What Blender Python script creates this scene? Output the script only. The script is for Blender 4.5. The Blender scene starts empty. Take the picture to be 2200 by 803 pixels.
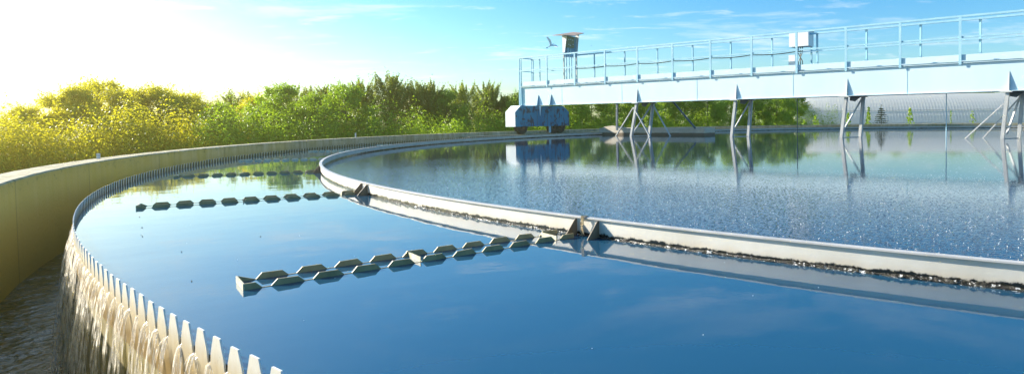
import bpy, math, random
from math import sin, cos, pi, radians, sqrt, atan2, tan
from mathutils import Vector, Matrix, noise
random.seed(7)
scene = bpy.context.scene
COL = scene.collection

# ------------------------------------------------------------------ measured layout (metres)
EYE = 0.55
CX, CY = 8.242, 14.327                 # tank centre
RB, RW, RO = 14.303, 15.905, 16.298    # baffle ring, weir, outer wall (inner face)
ZR, ZT, ZO = 0.090, 0.054, 0.182       # tops above the water level (z = 0)
PHI = 0.9707                           # normal of the bridge side
NX, NY = cos(PHI), sin(PHI)
BR_ROT = PHI - pi/2                    # local x of the bridge = towards the tank centre and past it
DOFF = 16.2607 - (NX*CX + NY*CY)
BO = (CX + NX*DOFF, CY + NY*DOFF, 0.0)
CHZ = -0.55                            # effluent channel water level
GZ = -1.05                             # ground
SUN_AZ, SUN_EL = radians(162.3), radians(22.0)

# ------------------------------------------------------------------ mesh helper
class MB:
    def __init__(s): s.v = []; s.f = []
    def add(s, vs, fs):
        b = len(s.v); s.v += [tuple(v) for v in vs]; s.f += [tuple(i+b for i in f) for f in fs]; return s
    def box(s, x0, x1, y0, y1, z0, z1):
        vs = [(x0,y0,z0),(x1,y0,z0),(x1,y1,z0),(x0,y1,z0),(x0,y0,z1),(x1,y0,z1),(x1,y1,z1),(x0,y1,z1)]
        return s.add(vs, [(0,3,2,1),(4,5,6,7),(0,1,5,4),(1,2,6,5),(2,3,7,6),(3,0,4,7)])
    def bar(s, p, q, w, h=None, up=(0,0,1)):
        h = h or w
        p = Vector(p); q = Vector(q); d = (q-p).normalized(); u = Vector(up)
        if abs(d.dot(u)) > .98: u = Vector((0,1,0))
        a = d.cross(u).normalized(); b = a.cross(d).normalized()
        vs = [p + a*x*w/2 + b*y*h/2 for x,y in ((-1,-1),(1,-1),(1,1),(-1,1))] + [q + a*x*w/2 + b*y*h/2 for x,y in ((-1,-1),(1,-1),(1,1),(-1,1))]
        return s.add(vs, [(0,1,2,3),(7,6,5,4),(0,4,5,1),(1,5,6,2),(2,6,7,3),(3,7,4,0)])
    def tube(s, pts, r, n=8, r2=None):
        pts = [Vector(p) for p in pts]; rings = []
        for i, p in enumerate(pts):
            d = (pts[min(i+1,len(pts)-1)] - pts[max(i-1,0)]).normalized()
            u = Vector((0,0,1)) if abs(d.z) < .9 else Vector((1,0,0))
            a = d.cross(u).normalized(); b = a.cross(d)
            rr = r if r2 is None else r + (r2-r)*i/(len(pts)-1)
            rings.append([p + (a*cos(2*pi*k/n) + b*sin(2*pi*k/n))*rr for k in range(n)])
        base = len(s.v)
        for ring in rings: s.v += [tuple(v) for v in ring]
        for i in range(len(rings)-1):
            for k in range(n):
                k2 = (k+1) % n
                s.f.append((base+i*n+k, base+i*n+k2, base+(i+1)*n+k2, base+(i+1)*n+k))
        s.f.append(tuple(base+k for k in reversed(range(n)))); s.f.append(tuple(base+(len(rings)-1)*n+k for k in range(n)))
        return s
    def prism(s, poly, o, ex, ey, ez, t):
        """polygon (u,v) in plane o+u*ex+v*ey, extruded +-t/2 along ez"""
        o = Vector(o); ex = Vector(ex); ey = Vector(ey); ez = Vector(ez); n = len(poly)
        vs = [o + ex*u + ey*v - ez*t/2 for u,v in poly] + [o + ex*u + ey*v + ez*t/2 for u,v in poly]
        fs = [tuple(reversed(range(n))), tuple(range(n,2*n))] + [(i,(i+1)%n,(i+1)%n+n,i+n) for i in range(n)]
        return s.add(vs, fs)
    def lathe(s, prof, a0=0, a1=360, seg=720, closed=True, jitter=0):
        """closed profile [(r,z)] swept about z"""
        full = abs(a1-a0-360) < 1e-6; n = seg if full else seg+1; m = len(prof); b = len(s.v)
        for i in range(n):
            a = radians(a0 + (a1-a0)*i/seg)
            for (r,z) in prof:
                if jitter: 
                    j = noise.noise(Vector((cos(a)*r*3, sin(a)*r*3, z*5)))*jitter; r += j; z += noise.noise(Vector((cos(a)*r*5+9, sin(a)*r*5, z*5)))*jitter*.6
                s.v.append((r*cos(a), r*sin(a), z))
        for i in range(seg):
            i2 = (i+1) % n
            for k in range(m if closed else m-1):
                k2 = (k+1) % m
                s.f.append((b+i*m+k, b+i2*m+k, b+i2*m+k2, b+i*m+k2))
        if not full and closed:
            s.f.append(tuple(b+k for k in range(m))); s.f.append(tuple(b+(n-1)*m+k for k in reversed(range(m))))
        return s
    def build(s, name, mat, parent=None, smooth=False, loc=None, rz=0):
        me = bpy.data.meshes.new(name); me.from_pydata(s.v, [], s.f); me.update()
        if mat: me.materials.append(mat)
        if smooth:
            me.polygons.foreach_set('use_smooth', [True]*len(me.polygons))
        o = bpy.data.objects.new(name, me); COL.objects.link(o)
        if parent: o.parent = parent
        if loc: o.location = loc
        o.rotation_euler = (0,0,rz)
        return o
def fixn(o):
    import bmesh
    bm = bmesh.new(); bm.from_mesh(o.data); bmesh.ops.recalc_face_normals(bm, faces=bm.faces); bm.to_mesh(o.data); bm.free(); return o
def tag(o, label=None, cat=None, group=None, kind=None):
    if label: o['label'] = label
    if cat: o['category'] = cat
    if group: o['group'] = group
    if kind: o['kind'] = kind
    return o
def empty(name, loc, rz=0, label=None, cat=None, group=None):
    o = bpy.data.objects.new(name, None); COL.objects.link(o); o.location = loc; o.rotation_euler = (0,0,rz)
    o.empty_display_size = .2
    return tag(o, label, cat, group)
def copy_tree(o, parent=None):
    c = o.copy(); COL.objects.link(c)
    if parent: c.parent = parent
    for ch in list(o.children): copy_tree(ch, c)
    return c

# ------------------------------------------------------------------ materials
def mat(name):
    m = bpy.data.materials.new(name); m.use_nodes = True; nt = m.node_tree; b = nt.nodes['Principled BSDF']
    return m, nt, b
def nd(nt, t, **k):
    n = nt.nodes.new(t)
    for a, v in k.items(): setattr(n, a, v)
    return n
def ramp(nt, fac, stops):
    r = nd(nt, 'ShaderNodeValToRGB'); e = r.color_ramp.elements
    while len(e) < len(stops): e.new(.5)
    for i, (p, c) in enumerate(stops):
        e[i].position = p; e[i].color = (*c, 1) if len(c) == 3 else c
    nt.links.new(fac, r.inputs[0]); return r.outputs[0]
def coords(nt, scale=(1,1,1), kind='Object'):
    t = nd(nt, 'ShaderNodeTexCoord'); m = nd(nt, 'ShaderNodeMapping'); m.inputs['Scale'].default_value = scale
    nt.links.new(t.outputs[kind], m.inputs[0]); return m.outputs[0]
def noisen(nt, vec, scale, detail=4, rough=.55):
    n = nd(nt, 'ShaderNodeTexNoise'); n.inputs['Scale'].default_value = scale; n.inputs['Detail'].default_value = detail; n.inputs['Roughness'].default_value = rough
    nt.links.new(vec, n.inputs['Vector']); return n.outputs['Fac']
def mix(nt, fac, a, b, mode='MIX'):
    m = nd(nt, 'ShaderNodeMix', data_type='RGBA', blend_type=mode)
    for i, x in ((0,fac),(6,a),(7,b)):
        if hasattr(x, 'links') or hasattr(x, 'is_linked'): nt.links.new(x, m.inputs[i])
        elif i == 0: m.inputs[0].default_value = x
        else: m.inputs[i].default_value = (*x, 1)
    return m.outputs[2]
def math_(nt, op, a, b=None, clamp=False):
    m = nd(nt, 'ShaderNodeMath', operation=op, use_clamp=clamp)
    for i, x in enumerate((a, b)):
        if x is None: continue
        if hasattr(x, 'is_linked'): nt.links.new(x, m.inputs[i])
        else: m.inputs[i].default_value = x
    return m.outputs[0]
def bump(nt, b, h, strength=.3, dist=.01):
    n = nd(nt, 'ShaderNodeBump'); n.inputs['Strength'].default_value = strength; n.inputs['Distance'].default_value = dist
    nt.links.new(h, n.inputs['Height']); nt.links.new(n.outputs[0], b.inputs['Normal']); return n
def zof(nt):
    t = nd(nt, 'ShaderNodeTexCoord'); s = nd(nt, 'ShaderNodeSeparateXYZ'); nt.links.new(t.outputs['Object'], s.inputs[0]); return s.outputs['Z']
def painted(name, c, c2, rough=.45, sc=3, rust=None, rust_lo=.62, streak=True, bmp=.15):
    m, nt, b = mat(name); v = coords(nt, (1,1,.35 if streak else 1))
    col = ramp(nt, noisen(nt, v, sc, 6), [(.3, c2), (.62, c)])
    if rust:
        f = ramp(nt, noisen(nt, coords(nt, (1,1,.6)), sc*2.3, 8, .7), [(rust_lo, (0,0,0)), (rust_lo+.05, (1,1,1))])
        col = mix(nt, f, col, rust)
    nt.links.new(col, b.inputs['Base Color']); b.inputs['Roughness'].default_value = rough
    bump(nt, b, noisen(nt, coords(nt), 60, 3), bmp, .002)
    return m
M = {}
M['girder'] = painted('girder_paint', (.66,.82,.87), (.60,.77,.83), .4, 1.2, rust=(.45,.30,.26), rust_lo=.80)
M['rail'] = painted('rail_paint', (.40,.66,.78), (.32,.57,.70), .4, 5, rust=(.18,.13,.12), rust_lo=.72)
M['deck'] = painted('deck_grating', (.10,.20,.26), (.06,.12,.17), .6, 6)
M['leg'] = painted('galvanised_leg', (.60,.60,.58), (.42,.43,.42), .42, 6, rust=(.28,.2,.15), rust_lo=.74)
M['dark_steel'] = painted('dark_steel', (.10,.14,.18), (.05,.07,.09), .5, 8)
M['carriage'] = painted('carriage_blue', (.012,.27,.43), (.010,.19,.34), .6, 2.2, rust=(.03,.05,.09), rust_lo=.52)
M['carriage_white'] = painted('carriage_white', (.75,.80,.82), (.65,.70,.74), .45, 2.2, rust=(.3,.25,.22), rust_lo=.8)  # carriage paint whitened for sun-facing faces, sunlight put into the colour
M['tyre'] = painted('tyre', (.035,.03,.03), (.06,.045,.035), .75, 9)
M['rusty'] = painted('rusty_hub', (.16,.08,.05), (.07,.05,.04), .7, 12)
M['white'] = painted('white_cabinet', (.84,.85,.86), (.78,.79,.80), .35, 2)
M['roofing'] = painted('weathered_board', (.50,.36,.30), (.34,.24,.2), .7, 8, rust=(.1,.07,.06), rust_lo=.68)
M['panelblue'] = painted('panel_blue', (.14,.36,.50), (.1,.28,.42), .5, 4)
M['oldbox'] = painted('old_switch_box', (.24,.22,.12), (.12,.12,.07), .6, 14, rust=(.5,.45,.3), rust_lo=.66)
M['cable'] = painted('cable', (.03,.03,.035), (.02,.02,.02), .5, 5)
M['zig'] = painted('notched_steel', (.44,.35,.17), (.28,.22,.10), .42, 14, rust=(.12,.10,.05), rust_lo=.66)
M['gusset'] = painted('gusset_steel', (.26,.20,.13), (.14,.10,.06), .5, 25)
M['rope'] = painted('rope', (.45,.36,.2), (.3,.22,.12), .8, 60)
M['bark'] = painted('bark', (.16,.12,.09), (.09,.07,.05), .9, 6)
M['stake'] = painted('stake', (.7,.7,.68), (.5,.5,.48), .6, 9)
M['bird'] = painted('bird_white', (.92,.92,.92), (.88,.88,.9), .7, 9)
M['birddark'] = painted('bird_dark', (.06,.06,.07), (.04,.04,.04), .7, 9)

def m_concrete():
    m, nt, b = mat('tank_concrete'); v = coords(nt)
    g = ramp(nt, noisen(nt, v, 2.2, 8, .65), [(.28, (.34,.29,.18)), (.5, (.48,.43,.30)), (.72, (.58,.53,.41))])
    st = ramp(nt, noisen(nt, coords(nt, (1,1,.08)), 9, 5, .6), [(.42, (0,0,0)), (.66, (1,1,1))])
    c = mix(nt, math_(nt, 'MULTIPLY', st, .7), g, (.22,.18,.07))
    z = zof(nt)
    wet = ramp(nt, math_(nt, 'ADD', z, math_(nt, 'MULTIPLY', noisen(nt, coords(nt, (1,1,.2)), 6, 4), .25)), [(.0, (1,1,1)), (.22, (0,0,0))])
    c = mix(nt, math_(nt, 'MULTIPLY', wet, .75), c, (.15,.115,.028))
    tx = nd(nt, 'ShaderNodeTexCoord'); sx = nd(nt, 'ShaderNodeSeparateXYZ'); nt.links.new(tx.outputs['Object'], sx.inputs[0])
    flare_tint = ramp(nt, math_(nt, 'ADD', math_(nt, 'MULTIPLY', sx.outputs['Y'], .05), math_(nt, 'ADD', math_(nt, 'MULTIPLY', noisen(nt, coords(nt), 1.4, 6, .7), .5), .45)), [(.3, (1,1,1)), (.75, (0,0,0))])
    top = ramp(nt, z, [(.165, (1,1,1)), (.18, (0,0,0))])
    c = mix(nt, math_(nt, 'MULTIPLY', math_(nt, 'MULTIPLY', flare_tint, top), .8), c, (.62,.46,.04))  # yellow flare glow put into the wall colour, strongest on the near side
    ang = math_(nt, 'ARCTAN2', sx.outputs['Y'], sx.outputs['X'])
    fr = math_(nt, 'FRACT', math_(nt, 'MULTIPLY', math_(nt, 'ADD', ang, 10.02), 7.3))
    jt = ramp(nt, fr, [(.0, (1,1,1)), (.006, (1,1,1)), (.009, (0,0,0))])
    pv = nd(nt, 'ShaderNodeTexWhiteNoise', noise_dimensions='1D'); nt.links.new(math_(nt, 'FLOOR', math_(nt, 'MULTIPLY', math_(nt, 'ADD', ang, 10.02), 7.3)), pv.inputs['W'])
    c = mix(nt, math_(nt, 'MULTIPLY', pv.outputs['Value'], .22), c, (.26,.24,.16))
    c = mix(nt, math_(nt, 'MULTIPLY', jt, .45), c, (.08,.07,.04))
    ms = ramp(nt, math_(nt, 'MULTIPLY', noisen(nt, coords(nt, (1,1,2)), 9, 8, .75), math_(nt, 'ADD', math_(nt, 'MULTIPLY', z, 1.2), .85)), [(.56, (0,0,0)), (.64, (1,1,1))])
    c = mix(nt, math_(nt, 'MULTIPLY', ms, .55), c, (.10,.11,.03))
    sp = ramp(nt, noisen(nt, coords(nt), 45, 3, .6), [(.66, (0,0,0)), (.7, (1,1,1))])
    c = mix(nt, math_(nt, 'MULTIPLY', sp, .4), c, (.12,.11,.08))
    nt.links.new(c, b.inputs['Base Color']); b.inputs['Roughness'].default_value = .85
    bump(nt, b, noisen(nt, v, 28, 8, .7), .5, .012); return m
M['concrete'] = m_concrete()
def m_launder():
    m, nt, b = mat('wet_launder_wall'); 
    c = ramp(nt, noisen(nt, coords(nt, (1,1,.06)), 26, 6, .6), [(.3, (.16,.14,.03)), (.44, (.48,.40,.20)), (.62, (.80,.72,.52))])
    nt.links.new(c, b.inputs['Base Color']); b.inputs['Roughness'].default_value = .25
    bump(nt, b, noisen(nt, coords(nt, (1,1,.1)), 60, 5), .6, .01); return m
M['launder'] = m_launder()
def m_weir():
    m, nt, b = mat('weir_plate_steel'); z = zof(nt)
    k = math_(nt, 'ADD', z, math_(nt, 'MULTIPLY', noisen(nt, coords(nt, (1,1,.3)), 40, 5, .65), .05))
    c = ramp(nt, math_(nt, 'ADD', math_(nt, 'MULTIPLY', k, 6), .4), [(.0, (.30,.20,.07)), (.42, (.66,.56,.38)), (.75, (.84,.82,.74))])
    d = ramp(nt, noisen(nt, coords(nt), 90, 4, .7), [(.62, (0,0,0)), (.7, (1,1,1))])
    c = mix(nt, math_(nt, 'MULTIPLY', d, .35), c, (.16,.13,.06))
    nt.links.new(c, b.inputs['Base Color']); b.inputs['Roughness'].default_value = .4; return m
M['weir'] = m_weir()
M['weir_in'] = painted('algae_steel', (.15,.12,.03), (.07,.06,.02), .8, 30)  # inner faces of the teeth darkened, their shade put into the colour
def m_baffle():
    m, nt, b = mat('baffle_cream'); z = zof(nt)
    g = ramp(nt, noisen(nt, coords(nt, (1,1,.5)), 2.5, 6, .6), [(.3, (.56,.52,.44)), (.65, (.70,.67,.60))])
    y = ramp(nt, math_(nt, 'ADD', z, math_(nt, 'MULTIPLY', noisen(nt, coords(nt), 7, 5), .05)), [(.03, (1,1,1)), (.068, (0,0,0))])
    g = mix(nt, math_(nt, 'MULTIPLY', y, .5), g, (.50,.38,.22))
    n2 = noisen(nt, coords(nt), 16, 9, .75)
    k = math_(nt, 'ADD', z, math_(nt, 'MULTIPLY', n2, .055))
    d = ramp(nt, k, [(.044, (1,1,1)), (.048, (0,0,0))])
    c = mix(nt, d, g, (.010,.011,.008))
    nt.links.new(c, b.inputs['Base Color']); nt.links.new(math_(nt, 'SUBTRACT', .5, math_(nt, 'MULTIPLY', d, .35)), b.inputs['Roughness'])
    bump(nt, b, noisen(nt, coords(nt), 80, 4), .15, .003); return m
M['baffle'] = m_baffle()
def m_scum():
    m, nt, b = mat('wet_black_scum')
    c = ramp(nt, noisen(nt, coords(nt), 60, 6, .7), [(.4, (.006,.007,.006)), (.56, (.03,.028,.018)), (.61, (.7,.7,.7))])  # pale flecks are wet glints put into the colour
    nt.links.new(c, b.inputs['Base Color']); b.inputs['Roughness'].default_value = .12; b.inputs['IOR'].default_value = 1.5
    bump(nt, b, noisen(nt, coords(nt), 110, 5, .7), 1.0, .012); return m
M['scum'] = m_scum()
def m_water(name, base, strengths, ior=1.333, rough=.015):
    m, nt, b = mat(name)
    b.inputs['Base Color'].default_value = (*base, 1); b.inputs['Roughness'].default_value = rough; b.inputs['IOR'].default_value = ior
    prev = None
    for (sc, det, st, dist, stretch) in strengths:
        n = nd(nt, 'ShaderNodeBump'); n.inputs['Strength'].default_value = st; n.inputs['Distance'].default_value = dist
        nt.links.new(noisen(nt, coords(nt, stretch), sc, det), n.inputs['Height'])
        if prev: nt.links.new(prev.outputs[0], n.inputs['Normal'])
        prev = n
    nt.links.new(prev.outputs[0], b.inputs['Normal']); return m, nt, b
M['water'] = m_water('still_water', (.014,.068,.125), [(1.6, 2, .18, .010, (1,1,1)), (11, 3, .12, .0022, (1,1,1))], 1.5)[0]
def m_inner():
    m, nt, b = m_water('dappled_water', (.005,.024,.07), [(3.0, 2, .25, .0022, (1,1,1)), (14, 2, .25, .0008, (1,1,1)), (46, 2, .5, .0022, (1,1,1))], 1.42)
    v = nd(nt, 'ShaderNodeTexVoronoi'); v.inputs['Scale'].default_value = 52; nt.links.new(coords(nt), v.inputs['Vector'])
    h = ramp(nt, v.outputs['Distance'], [(.0, (1,1,1)), (.14, (.85,.85,.85)), (.30, (.3,.3,.3)), (.42, (0,0,0))])
    # the bubbly, pitted surface lies in the near half of the basin; towards the bridge the water is calm
    tx = nd(nt, 'ShaderNodeTexCoord'); dt = nd(nt, 'ShaderNodeVectorMath', operation='DOT_PRODUCT'); nt.links.new(tx.outputs['Object'], dt.inputs[0]); dt.inputs[1].default_value = (NX, NY, 0)
    kk = math_(nt, 'ADD', math_(nt, 'MULTIPLY', dt.outputs['Value'], .1), math_(nt, 'MULTIPLY', noisen(nt, coords(nt), .5, 3), .15))
    amp = ramp(nt, math_(nt, 'ADD', kk, 1.5), [(.30, (.85,.85,.85)), (.40, (.24,.24,.24)), (.55, (.04,.04,.04))])
    fine = b.inputs['Normal'].links[0].from_node; nt.links.new(math_(nt, 'MULTIPLY', amp, .6), fine.inputs['Strength'])
    n = nd(nt, 'ShaderNodeBump'); n.inputs['Distance'].default_value = .0028; nt.links.new(math_(nt, 'MULTIPLY', amp, .7), n.inputs['Strength'])
    nt.links.new(h, n.inputs['Height']); nt.links.new(b.inputs['Normal'].links[0].from_socket, n.inputs['Normal']); nt.links.new(n.outputs[0], b.inputs['Normal'])
    return m
M['water_in'] = m_inner()
def m_channel():
    m, nt, b = m_water('channel_water', (.05,.05,.02), [(3, 4, .8, .06, (1,1,1)), (22, 5, .7, .02, (1,1,1))])
    v = nd(nt, 'ShaderNodeMapping'); t = nd(nt, 'ShaderNodeTexCoord'); nt.links.new(t.outputs['Object'], v.inputs[0])
    w = nd(nt, 'ShaderNodeTexNoise'); w.inputs['Scale'].default_value = 2.6; w.inputs['Detail'].default_value = 8; w.inputs['Distortion'].default_value = 2.5; w.inputs['Roughness'].default_value = .68
    nt.links.new(v.outputs[0], w.inputs['Vector'])
    f = ramp(nt, w.outputs['Fac'], [(.50, (0,0,0)), (.60, (.55,.55,.55)), (.70, (.9,.9,.9))])
    fine = ramp(nt, noisen(nt, coords(nt), 38, 6, .7), [(.42, (0,0,0)), (.6, (1,1,1))])
    f = math_(nt, 'MULTIPLY', f, fine)
    c = mix(nt, f, (.12,.10,.018), (.60,.62,.52)); nt.links.new(c, b.inputs['Base Color'])
    nt.links.new(math_(nt, 'ADD', math_(nt, 'MULTIPLY', f, .5), .05), b.inputs['Roughness']); return m
M['channel'] = m_channel()
def m_fall():
    m, nt, b = mat('falling_water'); z = zof(nt)
    s = noisen(nt, coords(nt, (1,1,.06)), 120, 5, .7)
    lip = ramp(nt, z, [(0, (0,0,0)), (.5, (0,0,0)), (1, (1,1,1))])
    zz = math_(nt, 'MULTIPLY', math_(nt, 'ADD', z, .10), 2.2, True)
    k = math_(nt, 'ADD', s, math_(nt, 'MULTIPLY', zz, .35))
    c = ramp(nt, k, [(.3, (.62,.54,.34)), (.48, (.82,.80,.70)), (.58, (1,1,1))])  # white streaks and lip carry glints and sky sheen in the colour
    nt.links.new(c, b.inputs['Base Color']); b.inputs['Roughness'].default_value = .12; b.inputs['IOR'].default_value = 1.4
    a = ramp(nt, k, [(.40, (.02,.02,.02)), (.52, (.16,.16,.16)), (.63, (.9,.9,.9))])
    bump(nt, b, noisen(nt, coords(nt, (1,1,.12)), 130, 5, .6), .6, .004)
    t = nd(nt, 'ShaderNodeBsdfTranslucent'); t.inputs['Color'].default_value = (1,.97,.9,1)
    x = nd(nt, 'ShaderNodeMixShader'); x.inputs[0].default_value = .45; nt.links.new(b.outputs[0], x.inputs[1]); nt.links.new(t.outputs[0], x.inputs[2])
    tr = nd(nt, 'ShaderNodeBsdfTransparent'); y = nd(nt, 'ShaderNodeMixShader'); nt.links.new(a, y.inputs[0]); nt.links.new(tr.outputs[0], y.inputs[1]); nt.links.new(x.outputs[0], y.inputs[2])
    nt.links.new(y.outputs[0], nt.nodes['Material Output'].inputs[0])
    return m
M['fall'] = m_fall()
def m_leaf(name, cols, trans, tr=.35):
    m, nt, b = mat(name)
    nt.nodes.remove(b); out = nt.nodes['Material Output']
    g = nd(nt, 'ShaderNodeNewGeometry'); oi = nd(nt, 'ShaderNodeObjectInfo')
    f = math_(nt, 'ADD', math_(nt, 'MULTIPLY', g.outputs['Random Per Island'], .6), math_(nt, 'MULTIPLY', oi.outputs['Random'], .4))
    c = ramp(nt, f, cols)
    d = nd(nt, 'ShaderNodeBsdfPrincipled'); nt.links.new(c, d.inputs['Base Color']); d.inputs['Roughness'].default_value = .5
    t = nd(nt, 'ShaderNodeBsdfTranslucent'); nt.links.new(mix(nt, .7, c, trans), t.inputs['Color'])
    x = nd(nt, 'ShaderNodeMixShader'); x.inputs[0].default_value = tr
    nt.links.new(d.outputs[0], x.inputs[1]); nt.links.new(t.outputs[0], x.inputs[2]); nt.links.new(x.outputs[0], out.inputs[0]); return m
M['leaf_a'] = m_leaf('leaf_green', [(.1, (.09,.18,.008)), (.5, (.24,.36,.012)), (.9, (.46,.55,.02))], (.5,.75,.02), .4)
M['leaf_lime'] = m_leaf('leaf_lime', [(.1, (.27,.31,.012)), (.5, (.40,.41,.015)), (.9, (.52,.50,.02))], (.9,.8,.02), .5)  # broad leaves with the yellow sun flare mixed into their colour
M['leaf_pine'] = m_leaf('leaf_pine', [(.1, (.08,.12,.010)), (.5, (.17,.22,.015)), (.9, (.31,.35,.02))], (.42,.48,.02), .42)
M['leaf_dark'] = m_leaf('leaf_spruce', [(.1, (.02,.045,.02)), (.9, (.05,.08,.03))], (.08,.12,.03), .2)
def m_ground():
    m, nt, b = mat('grass_ground')
    c = ramp(nt, noisen(nt, coords(nt), 1.2, 8, .7), [(.3, (.06,.09,.02)), (.55, (.11,.15,.03)), (.75, (.17,.18,.06))])
    nt.links.new(c, b.inputs['Base Color']); b.inputs['Roughness'].default_value = .95
    bump(nt, b, noisen(nt, coords(nt), 25, 5), .8, .05); return m
M['ground'] = m_ground()
def m_hangar():
    m, nt, b = mat('corrugated_white')
    g = ramp(nt, noisen(nt, coords(nt, (1,1,1)), .8, 5), [(.3, (.93,.93,.93)), (.7, (.96,.96,.96))])
    nt.links.new(g, b.inputs['Base Color']); b.inputs['Roughness'].default_value = .5
    t = nd(nt, 'ShaderNodeBsdfTranslucent'); t.inputs['Color'].default_value = (.92,.92,.92,1); x = nd(nt, 'ShaderNodeMixShader'); x.inputs[0].default_value = .5
    nt.links.new(b.outputs[0], x.inputs[1]); nt.links.new(t.outputs[0], x.inputs[2]); nt.links.new(x.outputs[0], nt.nodes['Material Output'].inputs[0]); return m
M['hangar'] = m_hangar()

# ------------------------------------------------------------------ camera
f_px, pitch, roll, ppy, ppx = 1351.107, .035, -.0116, 302.863, 1467.56
cd = bpy.data.cameras.new('camera'); cam = bpy.data.objects.new('camera', cd); COL.objects.link(cam)
cd.sensor_width = 36; cd.lens = 36*f_px/2200; cd.sensor_fit = 'HORIZONTAL'
cd.shift_x = (1100-ppx)/2200; cd.shift_y = -(401.5-ppy)/2200; cd.clip_start = .02; cd.clip_end = 3000
r0 = Vector((1,0,0)); fw = Vector((0,cos(pitch),-sin(pitch))); dn = Vector((0,-sin(pitch),-cos(pitch)))
rt = r0*cos(roll) - dn*sin(roll); dw = r0*sin(roll) + dn*cos(roll)
mw = Matrix((rt, -dw, -fw)).transposed().to_4x4(); mw.translation = (0,0,EYE)
cam.matrix_world = mw; scene.camera = cam

# ------------------------------------------------------------------ light
sd = Vector((cos(SUN_AZ)*cos(SUN_EL), sin(SUN_AZ)*cos(SUN_EL), sin(SUN_EL)))
sl = bpy.data.lights.new('sun', 'SUN'); sun = bpy.data.objects.new('sun', sl); COL.objects.link(sun)
sl.energy = 5.0; sl.angle = radians(.5); sl.color = (1, .93, .80)
sun.rotation_euler = sd.to_track_quat('Z', 'Y').to_euler(); sun.location = (-20, 10, 15)
w = bpy.data.worlds.new('World'); scene.world = w; w.use_nodes = True; nt = w.node_tree
bg = nt.nodes['Background']; bg.inputs['Strength'].default_value = .085
sky = nd(nt, 'ShaderNodeTexSky', sky_type='NISHITA'); sky.sun_disc = False; sky.sun_elevation = SUN_EL; sky.sun_rotation = pi/2 - SUN_AZ
sky.air_density = 1.0; sky.dust_density = .6; sky.ozone_density = 1.6
tc = nd(nt, 'ShaderNodeTexCoord')
hs = nd(nt, 'ShaderNodeHueSaturation'); hs.inputs['Saturation'].default_value = 1.32; hs.inputs['Value'].default_value = 1.0
nt.links.new(mix(nt, 1.0, sky.outputs[0], (.76,.92,1.06), 'MULTIPLY'), hs.inputs['Color'])
sep = nd(nt, 'ShaderNodeSeparateXYZ'); nt.links.new(tc.outputs['Generated'], sep.inputs[0])
# thin streaky clouds: projected on a plane above
def cloud(scale, stretch, lo, hi, seed):
    den = math_(nt, 'MAXIMUM', sep.outputs['Z'], .02)
    den = math_(nt, 'ADD', den, .06)
    cx = math_(nt, 'DIVIDE', sep.outputs['X'], den); cy = math_(nt, 'DIVIDE', sep.outputs['Y'], den)
    cb = nd(nt, 'ShaderNodeCombineXYZ'); nt.links.new(cx, cb.inputs[0]); nt.links.new(math_(nt, 'MULTIPLY', cy, stretch), cb.inputs[1]); cb.inputs[2].default_value = seed
    n = nd(nt, 'ShaderNodeTexNoise'); n.inputs['Scale'].default_value = scale; n.inputs['Detail'].default_value = 9; n.inputs['Roughness'].default_value = .62; n.inputs['Distortion'].default_value = .4
    nt.links.new(cb.outputs[0], n.inputs['Vector'])
    return ramp(nt, n.outputs['Fac'], [(lo, (0,0,0)), (hi, (1,1,1))])
c1 = cloud(.55, 1.6, .54, .74, 3.3)
c2 = cloud(2.2, 1.8, .56, .78, 8.1)
cl = math_(nt, 'MULTIPLY', math_(nt, 'MAXIMUM', c1, math_(nt, 'MULTIPLY', c2, .8)), .75, True)
lowsky = ramp(nt, sep.outputs['Z'], [(.20, (1,1,1)), (.36, (.06,.06,.06))])
cl = math_(nt, 'MULTIPLY', cl, lowsky)
# bright hazy sky round the sun
dot = nd(nt, 'ShaderNodeVectorMath', operation='DOT_PRODUCT'); nt.links.new(tc.outputs['Generated'], dot.inputs[0]); dot.inputs[1].default_value = (-.826, .473, .30)
au = math_(nt, 'MULTIPLY', math_(nt, 'POWER', math_(nt, 'MAXIMUM', dot.outputs['Value'], 0), 30.0), .85)
col = mix(nt, cl, hs.outputs[0], (6.4, 6.6, 6.9))
col = mix(nt, math_(nt, 'MULTIPLY', au, 1.0, True), col, (12, 11.0, 7.8))
nt.links.new(col, bg.inputs['Color'])
scene.view_settings.view_transform = 'Standard'; scene.view_settings.look = 'None'; scene.view_settings.exposure = 1.36; scene.view_settings.gamma = 1
scene.render.engine = 'CYCLES'

# ------------------------------------------------------------------ ground, waters, tank
def disc(name, r, z, m, kind, rin=0, seg=256, a0=0):
    mb = MB()
    if rin == 0:
        mb.v = [(0,0,0)] + [(r*cos(2*pi*i/seg), r*sin(2*pi*i/seg), 0) for i in range(seg)]
        mb.f = [(0, 1+i, 1+(i+1)%seg) for i in range(seg)]
    else:
        for i in range(seg):
            a = 2*pi*i/seg; mb.v += [(rin*cos(a), rin*sin(a), 0), (r*cos(a), r*sin(a), 0)]
        mb.f = [(2*i, 2*i+1, (2*i+3)%(2*seg), (2*i+2)%(2*seg)) for i in range(seg)]
    o = mb.build(name, m, loc=(CX,CY,z)); tag(o, kind=kind); return o
disc('ground', 150, GZ, M['ground'], 'structure', seg=128)
disc('water', RB-.002, 0, M['water_in'], 'structure', seg=720)
disc('water', RW-.004, 0, M['water'], 'structure', rin=RB+.004, seg=720)
disc('channel_water', RO+.05, CHZ, M['channel'], 'structure', rin=RW-.1, seg=720)

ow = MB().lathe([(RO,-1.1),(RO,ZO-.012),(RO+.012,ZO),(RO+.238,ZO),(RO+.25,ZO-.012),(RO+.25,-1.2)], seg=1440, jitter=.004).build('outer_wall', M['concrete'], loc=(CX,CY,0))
fixn(ow); tag(ow, 'long curved concrete outer wall of the tank with a pale worn top edge', 'tank wall')

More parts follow.
